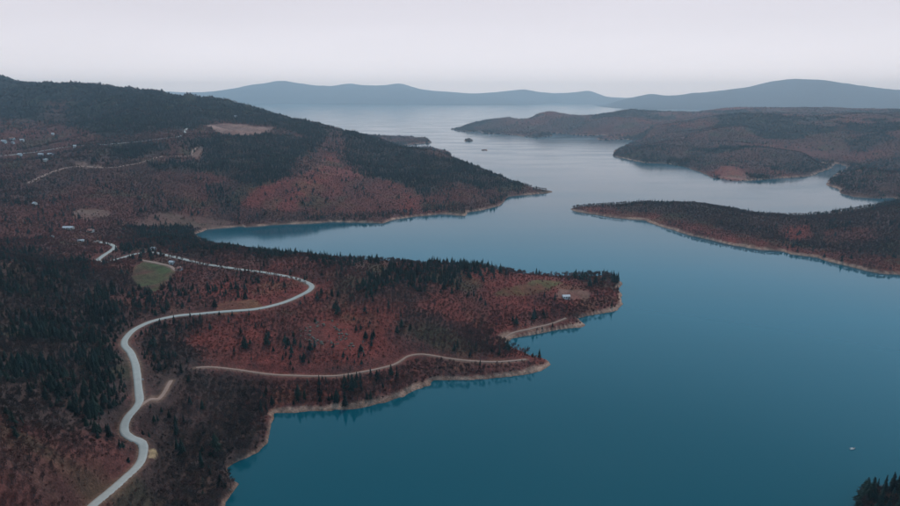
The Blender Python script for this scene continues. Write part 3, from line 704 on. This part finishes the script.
def protos(maker, n, mats, name):
    out = []
    for i in range(n):
        t, c = maker(i)
        tm = t.mesh(name + '_trunk', mats[0]) if t.v else None
        cm = c.mesh(name + '_crown', mats[1])
        both = MB(); both.v = t.v + c.v; k = len(t.v); both.f = t.f + [tuple(x + k for x in f) for f in c.f]
        bm_ = bpy.data.meshes.new(name + '_whole'); bm_.from_pydata([tuple(map(float, v)) for v in both.v], [], both.f)
        bm_.materials.append(mats[0]); bm_.materials.append(mats[1])
        bm_.polygons.foreach_set('material_index', np.r_[np.zeros(len(t.f)), np.ones(len(c.f))].astype(np.int32)); bm_.update()
        out.append((tm, cm, bpy.data.objects.new(name + '_whole', bm_)))
    return out
PC = protos(lambda i: conifer(100 + i, (1.05, .75, 1.5, 1.2)[i]), 4, (M['bark'], M['needles']), 'conifer')
PB = protos(lambda i: bare_tree(200 + i, 300, (1.0, .8, 1.15, .9)[i]), 4, (M['bark'], M['twigs']), 'bare_tree')
PS = protos(lambda i: shrub(300 + i), 3, (M['bark'], M['twigs']), 'shrub')

# candidates: evenly jittered over the ground, wider apart far away
cx, cyy = [], []
r = 175.0; A0 = math.radians(50)
while r < 5300:
    s = max(3.3, .0031 * r); n = int(2 * A0 * r / s)
    th = -A0 + 2 * A0 * (np.arange(n) + rng.random(n)) / n; q = r + s * rng.random(n)
    cx.append(q * np.sin(th)); cyy.append(q * np.cos(th)); r += s
cx, cyy = np.concatenate(cx), np.concatenate(cyy)
cz = hz(cx, cyy)
ok = cz > 2.3 + 1.2 * rng.random(len(cx)) - 2.4 * sstep(.0, .5, fbm(cx - 70, cyy, 90, 2)) - 1.3 * ((np.hypot(cx, cyy) < 460) & (cx < 0)); cx, cyy, cz = cx[ok], cyy[ok], cz[ok]
cl = land_at(cx, cyy)
ok = (cl >= 0) & (cl != 5) & ((cl != 3) | ((cz > 2.5) & (project(cx, cyy, cz)[0] > 861))); cx, cyy, cz, cl = cx[ok], cyy[ok], cz[ok], cl[ok]
C, B, R, _, _ = zone_fields(cx, cyy, cz, cl, rng)
qx, qy = zone_fields(cx, cyy, cz, cl)[3:]
rgap = road_gap(cx, cyy); hidden = (cyy > 640) & (cx > -395); open_ = (np.hypot(cx, cyy) < 900) & ~hidden; free = rgap > np.where(open_, 4.5, .4)
nearm = np.hypot(cx, cyy) < 2600
for key in ('field', 'pit', 'spoil', 'spoil2', 'layby', 'ochre', 'meadow', 'yard', 'scar', 'rocks', 'terrace', 'terrace2'):
    m = in_poly(qx, qy, CLEAR[key]) & nearm
    free &= ~(m & (rng.random(len(cx)) > (.12 if key in ('meadow', 'rocks', 'ochre', 'scar', 'terrace', 'terrace2') else .0)))
clump = fbm(cx, cyy, 30, 3)
clump2 = fbm(cx - 900, cyy, 85, 3)
isC = rng.random(len(cx)) < np.clip(C * (1 + 2.2 * clump + 2.4 * clump2 * (C < .6)) + .15 * (C > .6), 0, 1)
dens = np.clip(B * (1 + .7 * fbm(cx + 40, cyy, 26, 3)), 0, 1)
isT = rng.random(len(cx)) < dens
con = free & isC & ((rng.random(len(cx)) < .75) | (C > .6)); bare = free & ~isC & isT; shr = free & ~isC & ~isT & (np.hypot(cx, cyy) < 1500)
rr_ = np.hypot(cx, cyy)
big = np.clip(rr_ / 1500, 1, 2.4)
SC = np.where(con, rng.uniform(.42, 1.08, len(cx)) * (.85 + .3 * (rng.random(len(cx)) > .8)), np.where(bare, rng.uniform(.6, 1.05, len(cx)) * (1 - .32 * R), rng.uniform(.6, 1.3, len(cx))))
SC = SC * np.where((cz < 13) & (np.hypot(cx, cyy) < 1000), 1.0 + .4 * (1 - sstep(7, 13, cz)), 1.0)
SC = SC * np.where(cl == 3, 1.45, 1.0)
SC = SC * np.where((rgap < 15) & open_, .5 + .5 * sstep(5, 15, rgap), 1.0)
tint = np.clip(np.where(con, rng.random(len(cx)), R * 1.05 + rng.normal(0, .10, len(cx)) - .03), 0, 1)
rot = rng.uniform(0, 6.283, len(cx)); widen = big * rng.uniform(.9, 1.25, len(cx)) * np.where(con, 1.12, 1)

# the ones that show largest become trees of their own
def pick(mask, n, height):
    idx = np.where(mask)[0]
    px, py = project(cx[idx], cyy[idx], cz[idx])
    idx = idx[(px > 3) & (px < W - 3) & (py > 60) & (py < HH - 1)]
    size = SC[idx] * height / rr_[idx]
    idx = idx[np.argsort(-size)][:n * 4]
    idx = idx[visible(cx[idx], cyy[idx], cz[idx] + SC[idx] * height * .6)]
    return idx[:n]
ROADX = np.array(ROADS['main'][0][:20])
def where_words(px, py):
    roadx = np.interp(-py, -ROADX[:, 1], ROADX[:, 0]) if py > 330 else 0
    if px > 800: return 'the wooded bottom right corner'
    if py > 420 and px < roadx: return 'the slope left of the lowest road bends'
    if py > 330 and px < roadx: return 'the dark wood left of the winding road'
    if py > 330 and px < 205: return 'the wood between winding road and lake'
    if py > 366: return 'the wooded slope above the lower shore'
    if py > 330: return 'the red slope above the shore track'
    if px < 130: return 'the rise left of the green field'
    if py > 300 and px > 420: return 'the red slope around the small cove'
    if py > 272 and px > 330: return 'the red slope near the white house'
    if py > 272: return 'the slope inside the big road bend'
    return 'the crest of the headland'
def plant(idx, P, name, kind, cat):
    pxs, pys = project(cx[idx], cyy[idx], cz[idx])
    zn = [where_words(float(a), float(b)) for a, b in zip(pxs, pys)]
    zones = {z_: [k for k in range(len(idx)) if zn[k] == z_] for z_ in set(zn)}
    part = {}
    for z_, ks in zones.items():
        qx_, qy_ = np.quantile(pxs[ks], [1 / 3, 2 / 3]), np.quantile(pys[ks], [1 / 3, 2 / 3])
        for k in ks:
            part[k] = ('upper', 'middle', 'lower')[int(np.searchsorted(qy_, pys[k]))] + ' ' + ('left', 'centre', 'right')[int(np.searchsorted(qx_, pxs[k]))]
    for k, q in enumerate(idx):
        v = int(rnd.random() * len(P)); tm, cm, _ = P[v]
        root = bpy.data.objects.new(name, None); COL.objects.link(root); root.empty_display_size = .5
        root.location = (cx[q], cyy[q], cz[q] - .05); root.rotation_euler = (0, 0, rot[q]); s = SC[q]; root.scale = (s * widen[q], s * widen[q], s)
        shape = (('even ', 'slender ', 'broad ', 'full ') if cat == 'conifer' else ('even ', 'slender ', 'broad ', 'upright '))[v]
        size = shape + ('tall ' if s > (.95 if cat == 'conifer' else .95) else 'small ' if s < (.65 if cat == 'conifer' else .65) else '')
        hue = ('blackish ' if tint[q] < .35 else 'greenish ' if tint[q] > .7 else '') if cat == 'conifer' else ('reddish ' if tint[q] > .5 else 'grey ')
        tag(root, size + hue + kind + ', ' + part[k] + ' of ' + zn[k], 'tree', cat + 's on ' + zn[k])
        for me, nm in ((tm, 'trunk'), (cm, 'crown')):
            o = bpy.data.objects.new(nm, me); COL.objects.link(o); o.parent = root; o['tint'] = float(tint[q])
ic = pick(con, 300, 10.0); ib = pick(bare, 300, 8.0)
plant(ic, PC, 'conifer_tree', 'conifer', 'conifer'); plant(ib, PB, 'bare_tree', 'leafless tree', 'leafless tree')
single = np.zeros(len(cx), bool); single[ic] = True; single[ib] = True

def scatter(name, idx, P, label, cat):
    if not len(idx): return
    me = bpy.data.meshes.new(name); me.vertices.add(len(idx))
    me.vertices.foreach_set('co', np.stack([cx[idx], cyy[idx], cz[idx] - .05], 1).astype(np.float32).ravel())
    def at(n, ty, key, val):
        a = me.attributes.new(n, ty, 'POINT'); a.data.foreach_set(key, val.ravel())
    at('turn', 'FLOAT_VECTOR', 'vector', np.stack([rng.normal(0, .06, len(idx)), rng.normal(0, .06, len(idx)), rot[idx]], 1).astype(np.float32))
    at('size', 'FLOAT_VECTOR', 'vector', np.stack([SC[idx] * widen[idx], SC[idx] * widen[idx], SC[idx]], 1).astype(np.float32))
    at('kind_index', 'INT', 'value', rng.integers(0, len(P), len(idx)).astype(np.int32))
    at('tint', 'FLOAT', 'value', tint[idx].astype(np.float32))
    o = bpy.data.objects.new(name, me); COL.objects.link(o)
    g = bpy.data.node_groups.new(name, 'GeometryNodeTree')
    g.interface.new_socket('Geometry', in_out='INPUT', socket_type='NodeSocketGeometry'); g.interface.new_socket('Geometry', in_out='OUTPUT', socket_type='NodeSocketGeometry')
    gi, go = g.nodes.new('NodeGroupInput'), g.nodes.new('NodeGroupOutput')
    iop = g.nodes.new('GeometryNodeInstanceOnPoints'); jn = g.nodes.new('GeometryNodeJoinGeometry')
    for _, _, po in P:
        oi = g.nodes.new('GeometryNodeObjectInfo'); oi.inputs['Object'].default_value = po; oi.inputs['As Instance'].default_value = False
        gt = g.nodes.new('GeometryNodeGeometryToInstance'); g.links.new(oi.outputs['Geometry'], gt.inputs[0]); g.links.new(gt.outputs[0], jn.inputs[0])
    def na(n, ty):
        a = g.nodes.new('GeometryNodeInputNamedAttribute'); a.data_type = ty; a.inputs['Name'].default_value = n; return [s for s in a.outputs if s.enabled and s.name == 'Attribute'][0]
    g.links.new(gi.outputs[0], iop.inputs['Points']); g.links.new(jn.outputs[0], iop.inputs['Instance'])
    iop.inputs['Pick Instance'].default_value = True
    g.links.new(na('kind_index', 'INT'), iop.inputs['Instance Index'])
    e2r = g.nodes.new('FunctionNodeEulerToRotation'); g.links.new(na('turn', 'FLOAT_VECTOR'), e2r.inputs[0]); g.links.new(e2r.outputs[0], iop.inputs['Rotation'])
    g.links.new(na('size', 'FLOAT_VECTOR'), iop.inputs['Scale']); g.links.new(iop.outputs[0], go.inputs[0])
    md = o.modifiers.new('scatter', 'NODES'); md.node_group = g
    tag(o, label, cat, kind='stuff')
    print(name, len(idx))
reg = np.where(cl == 0, np.where(cyy > np.where(cx > -250, 960, 930), 6, 0), cl)
reg = np.where((cl == 1) & (cyy < 1420 + np.maximum(cx - 800, 0) * .1) & (cx < 1600), 7, reg)
REG = {0: 'near headland with the winding road', 6: 'long hill beyond the inlet', 7: 'low peninsula from the right shore', 1: 'rolling hills behind the peninsula', 3: 'promontory in the bottom right corner', 4: 'tiny far islet'}
for k, wd in REG.items():
    m = reg == k
    scatter('conifer_forest', np.where(con & m & ~single)[0], PC, 'dark conifer forest on the ' + wd, 'forest')
    scatter('bare_forest', np.where(bare & m & ~single)[0], PB, 'leafless brown woodland on the ' + wd, 'woodland')
    scatter('undergrowth', np.where(shr & m)[0], PS, 'reddish winter scrub on the ' + wd, 'scrub')

# ------------------------------------------------------------------ buildings, boat, sign, rocks
def house(px, py, L, Wd, H, rh, yaw, name, label, wall='white', roof='roof_red', cat='house', group=None, wins=3):
    x, y = hit(px, py); z = float(min(hz(x + dx, y + dy)[0] for dx in (-L / 2, 0, L / 2) for dy in (-Wd / 2, 0, Wd / 2)))
    zt = float(max(hz(x + dx, y + dy)[0] for dx in (-L / 2, 0, L / 2) for dy in (-Wd / 2, 0, Wd / 2)))
    root = bpy.data.objects.new(name, None); COL.objects.link(root); root.location = (x, y, z - .2); root.rotation_euler = (0, 0, yaw)
    tag(root, label, cat, group)
    b = (zt - z) * .6 + .2; a, c = L / 2, Wd / 2; T = b + H
    m = MB(); m.box(-a, a, -c, c, 0, T); n = len(m.v)
    m.v += [(-a, -c, T), (-a, c, T), (-a, 0, T + rh), (a, -c, T), (a, c, T), (a, 0, T + rh)]; m.f += [(n, n + 2, n + 1), (n + 3, n + 4, n + 5)]
    m.obj('wall', M[wall], root)
    ov = .5; m = MB()
    for s in (-1, 1):
        e = c + ov; dz = -rh * ov / c
        p = [(-a - ov, s * e, T + dz + .05), (a + ov, s * e, T + dz + .05), (a + ov, 0, T + rh + .05), (-a - ov, 0, T + rh + .05)]
        q = [(v[0], v[1], v[2] + .18) for v in p]; k = len(m.v); m.v += p + q
        m.f += [(k, k + 1, k + 2, k + 3), (k + 4, k + 7, k + 6, k + 5)] + [(k + i, k + 4 + i, k + 4 + (i + 1) % 4, k + (i + 1) % 4) for i in range(4)]
    ro = m.obj('roof', M[roof], root)
    if roof == 'roof_red':
        m = MB(); m.box(a * .4, a * .4 + .7, -c * .3 - .35, -c * .3 + .35, T + rh * .5, T + rh + 1.0); m.obj('chimney', M['cream'], ro)
    for i in range(wins):
        wx = -a + L * (i + .5) / wins; m = MB()
        if i == wins // 2:
            m.box(wx - .55, wx + .55, -c - .06, -c + .05, b, b + 2.1); m.obj('door', M['wood'], root)
        else:
            m.box(wx - .6, wx + .6, -c - .05, -c + .05, b + 1.0, b + 2.2); w = m.obj('window', M['glass'], root)
            m = MB(); m.box(wx - .75, wx + .75, -c - .16, -c - .06, b + .86, b + .98); m.obj('sill', M['cream'], w)
    return root
house(566, 298, 8.5, 5.5, 2.4, 1.3, .12, 'house', 'white house with pale roof on the red headland slope above the cove', 'white', 'roof_pale')
house(68.5, 229.5, 15, 8, 3.2, 2.0, .05, 'barn', 'long pale roofed barn in the saddle below the far hill', 'cream', 'roof_pale', 'barn', wins=5)
house(91, 232, 9, 7, 3, 2, -.2, 'house', 'small house with reddish roof to the right of the pale barn', 'cream', 'roof_red')
house(81, 241.5, 8, 4, 2.2, .8, .3, 'shed', 'low white shed in front of the pale barn', 'white', 'roof_pale', 'shed', wins=1)
house(52.5, 238, 5, 4, 2.4, 1, .1, 'shed', 'tiny pale hut left of the low white shed', 'cream', 'roof_pale', 'shed', wins=1)
house(154, 249.5, 6, 4.5, 2.2, 1.1, -.4, 'house', 'white cottage beside the road above the green field', 'white', 'roof_pale')
house(172, 264, 5.5, 4, 2.2, 1.1, -.25, 'house', 'white roofed cottage at the end of the field track', 'white', 'roof_pale')
house(180, 270, 5, 4, 2.4, 1.3, -.1, 'house', 'small red roofed cottage at the corner of the green field', 'white', 'roof_red')
for i, (px, py, L, lab, roof, wl) in enumerate([(4, 142, 22, 'white farmhouse at the left edge of the hillside village', 'roof_pale', 'white'), (12, 139.5, 26, 'large house with red roof in the hillside village', 'roof_red', 'white'),
        (13, 143.5, 12, 'white front house below the large red roofed one', 'roof_pale', 'white'), (22, 141, 16, 'white house at the right end of the hillside village', 'roof_pale', 'white'),
        (41, 155.5, 18, 'white long building below the village road', 'roof_pale', 'white'), (51, 155, 24, 'second white long building below the village road', 'roof_pale', 'white'),
        (53, 134.7, 11, 'lone white house above the village road', 'roof_pale', 'white'), (75, 147, 10, 'small white house where the village road climbs', 'roof_pale', 'white'),
        (20, 155, 14, 'white roadside house left of the long buildings', 'roof_pale', 'white'), (46, 161, 12, 'grey shed below the long white buildings', 'roof_pale', 'cream'),
        (236, 117, 14, 'tiny pale building near the crest above the bare clearing', 'roof_pale', 'white'), (35, 205, 7, 'tiny pale hut on the lower hillside', 'roof_pale', 'cream')]):
    house(px, py, L * .62, 6.5, 3.4, 2.0, rnd.uniform(-.3, .3), 'house', lab, wl, roof, 'house', 'buildings on the far hillside')

bx, by = at_z(852.5, 449)
boat = bpy.data.objects.new('boat', None); COL.objects.link(boat); boat.location = (bx, by, 0); boat.rotation_euler = (0, 0, .25)
tag(boat, 'tiny white motorboat alone on the teal water', 'boat')
m = MB(); st = []
for i, (xx, wd, zb, zt) in enumerate([(-2.1, .75, -.15, .5), (-1, .9, -.2, .5), (.3, .92, -.2, .55), (1.4, .65, -.15, .65), (2.3, .06, .1, .8)]):
    st.append([(xx, -wd, zt), (xx, -wd * .75, zb + .1), (xx, 0, zb), (xx, wd * .75, zb + .1), (xx, wd, zt), (xx, wd * .85, zt), (xx, wd * .6, .12), (xx, -wd * .6, .12), (xx, -wd * .85, zt)])
for s_ in st: m.v += s_
for i in range(4):
    for k in range(9): m.f.append((i * 9 + k, i * 9 + (k + 1) % 9, i * 9 + 9 + (k + 1) % 9, i * 9 + 9 + k))
m.f.append(tuple(range(9))); m.obj('hull', M['white'], boat)
for sx in (-.9, .5):
    m = MB(); m.box(sx - .2, sx + .2, -.7, .7, .36, .42); m.obj('seat', M['white'], boat)
m = MB(); m.box(1.0, 1.1, -.6, .6, .5, 1.0); m.obj('windscreen', M['glass'], boat)
m = MB(); m.box(-2.45, -2.1, -.18, .18, .45, .95); m.box(-2.35, -2.2, -.07, .07, -.4, .45); m.obj('outboard_motor', M['metal'], boat)

x, y = hit(143, 381.5); z = float(hz(x, y)[0])
sg = bpy.data.objects.new('road_sign', None); COL.objects.link(sg); sg.location = (x, y, z); tag(sg, 'small white sign board beside the straight stretch of road', 'sign')
m = MB(); m.tube((0, 0, -.3), (0, 0, 2.4), .05, .05, 6); m.obj('post', M['metal'], sg)
m = MB(); m.box(-.7, .7, -.09, -.055, 1.4, 2.5); m.obj('board', M['white'], sg)

oc = hit(327, 338); zc = float(hz(*oc)[0])
ro = bpy.data.objects.new('rock_outcrop', None); COL.objects.link(ro); ro.location = (oc[0], oc[1], zc); tag(ro, 'ring of pale lichen grey boulders on the red slope below the road bend', 'rocks')
bms = []
for s_ in range(4):
    bm = bmesh.new(); bmesh.ops.create_icosphere(bm, subdivisions=2, radius=1.0); rs = random.Random(s_)
    o3 = [rs.uniform(0, 9) for _ in range(3)]
    for v in bm.verts:
        n = sum(math.sin(v.co[k] * (2.3 + k) + o3[k]) for k in range(3)) * .16 + rs.uniform(-.1, .1)
        v.co *= 1 + n; v.co.z *= .75
    me = bpy.data.meshes.new('boulder'); bm.to_mesh(me); bm.free(); me.materials.append(M['stone']); bms.append(me)
for px, py in [(302 + 1.0 * math.cos(a) * 0, 0) for a in ()] or [(325 + 23 * math.cos(k * .42) * rnd.uniform(.55, 1.1), 334 + 13 * math.sin(k * .42) * rnd.uniform(.5, 1.1)) for k in range(80)] + [(352 + rnd.uniform(-7, 12), 346 + rnd.uniform(-5, 6)) for k in range(14)]:
    x, y = hit(px, py); z = float(hz(x, y)[0]); s = rnd.uniform(.45, 1.35)
    o = bpy.data.objects.new('boulder', bms[rnd.randrange(4)]); COL.objects.link(o); o.parent = ro
    o.location = (x - oc[0], y - oc[1], z - zc + .25 * s); o.scale = (s * rnd.uniform(.8, 1.4), s, s * rnd.uniform(.7, 1.2)); o.rotation_euler = (0, 0, rnd.uniform(0, 6))

# ------------------------------------------------------------------ air
k_ = np.where((GZ > .35) & (GZ < 2.6) & (GR < 1500) & (GL != 5))[0]
k_ = k_[rng.random(len(k_)) < np.clip(.06 + .25 * fbm(GX[k_], GY[k_], 25, 3), 0, 1)][:9000]
cx, cyy, cz = GX[k_] + rng.normal(0, .6, len(k_)), GY[k_] + rng.normal(0, .6, len(k_)), GZ[k_]
SC, widen, rot, tint = rng.uniform(.15, .5, len(k_)) ** 1.0 * np.where(rng.random(len(k_)) > .93, 2.2, 1), rng.uniform(.9, 1.5, len(k_)), rng.uniform(0, 6.28, len(k_)), rng.random(len(k_))
scatter('shore_rubble', np.arange(len(k_)), [(None, None, bpy.data.objects.new('boulder', me)) for me in bms], 'scattered stones and rubble along the bare lake shore', 'rubble')
hzb = MB(); hzb.box(-23600, 23600, -5200, 23400, -60, float(GZ.max()) + 30); print('TOP', GZ.max())
hm = bpy.data.materials.new('haze'); hm.use_nodes = True; t = hm.node_tree; t.nodes.clear()
pv = node(t, 'ShaderNodeVolumePrincipled'); om = node(t, 'ShaderNodeOutputMaterial'); link(t, pv.outputs[0], om.inputs['Volume'])
pv.inputs['Color'].default_value = (.68, .84, 1.0, 1); pv.inputs['Density'].default_value = 6.8e-5; pv.inputs['Anisotropy'].default_value = 0.5; pv.inputs['Absorption Color'].default_value = (1, 1, 1, 1)
ho = hzb.obj('haze', hm); tag(ho, 'thin blue evening haze over the lake', 'haze', kind='stuff')
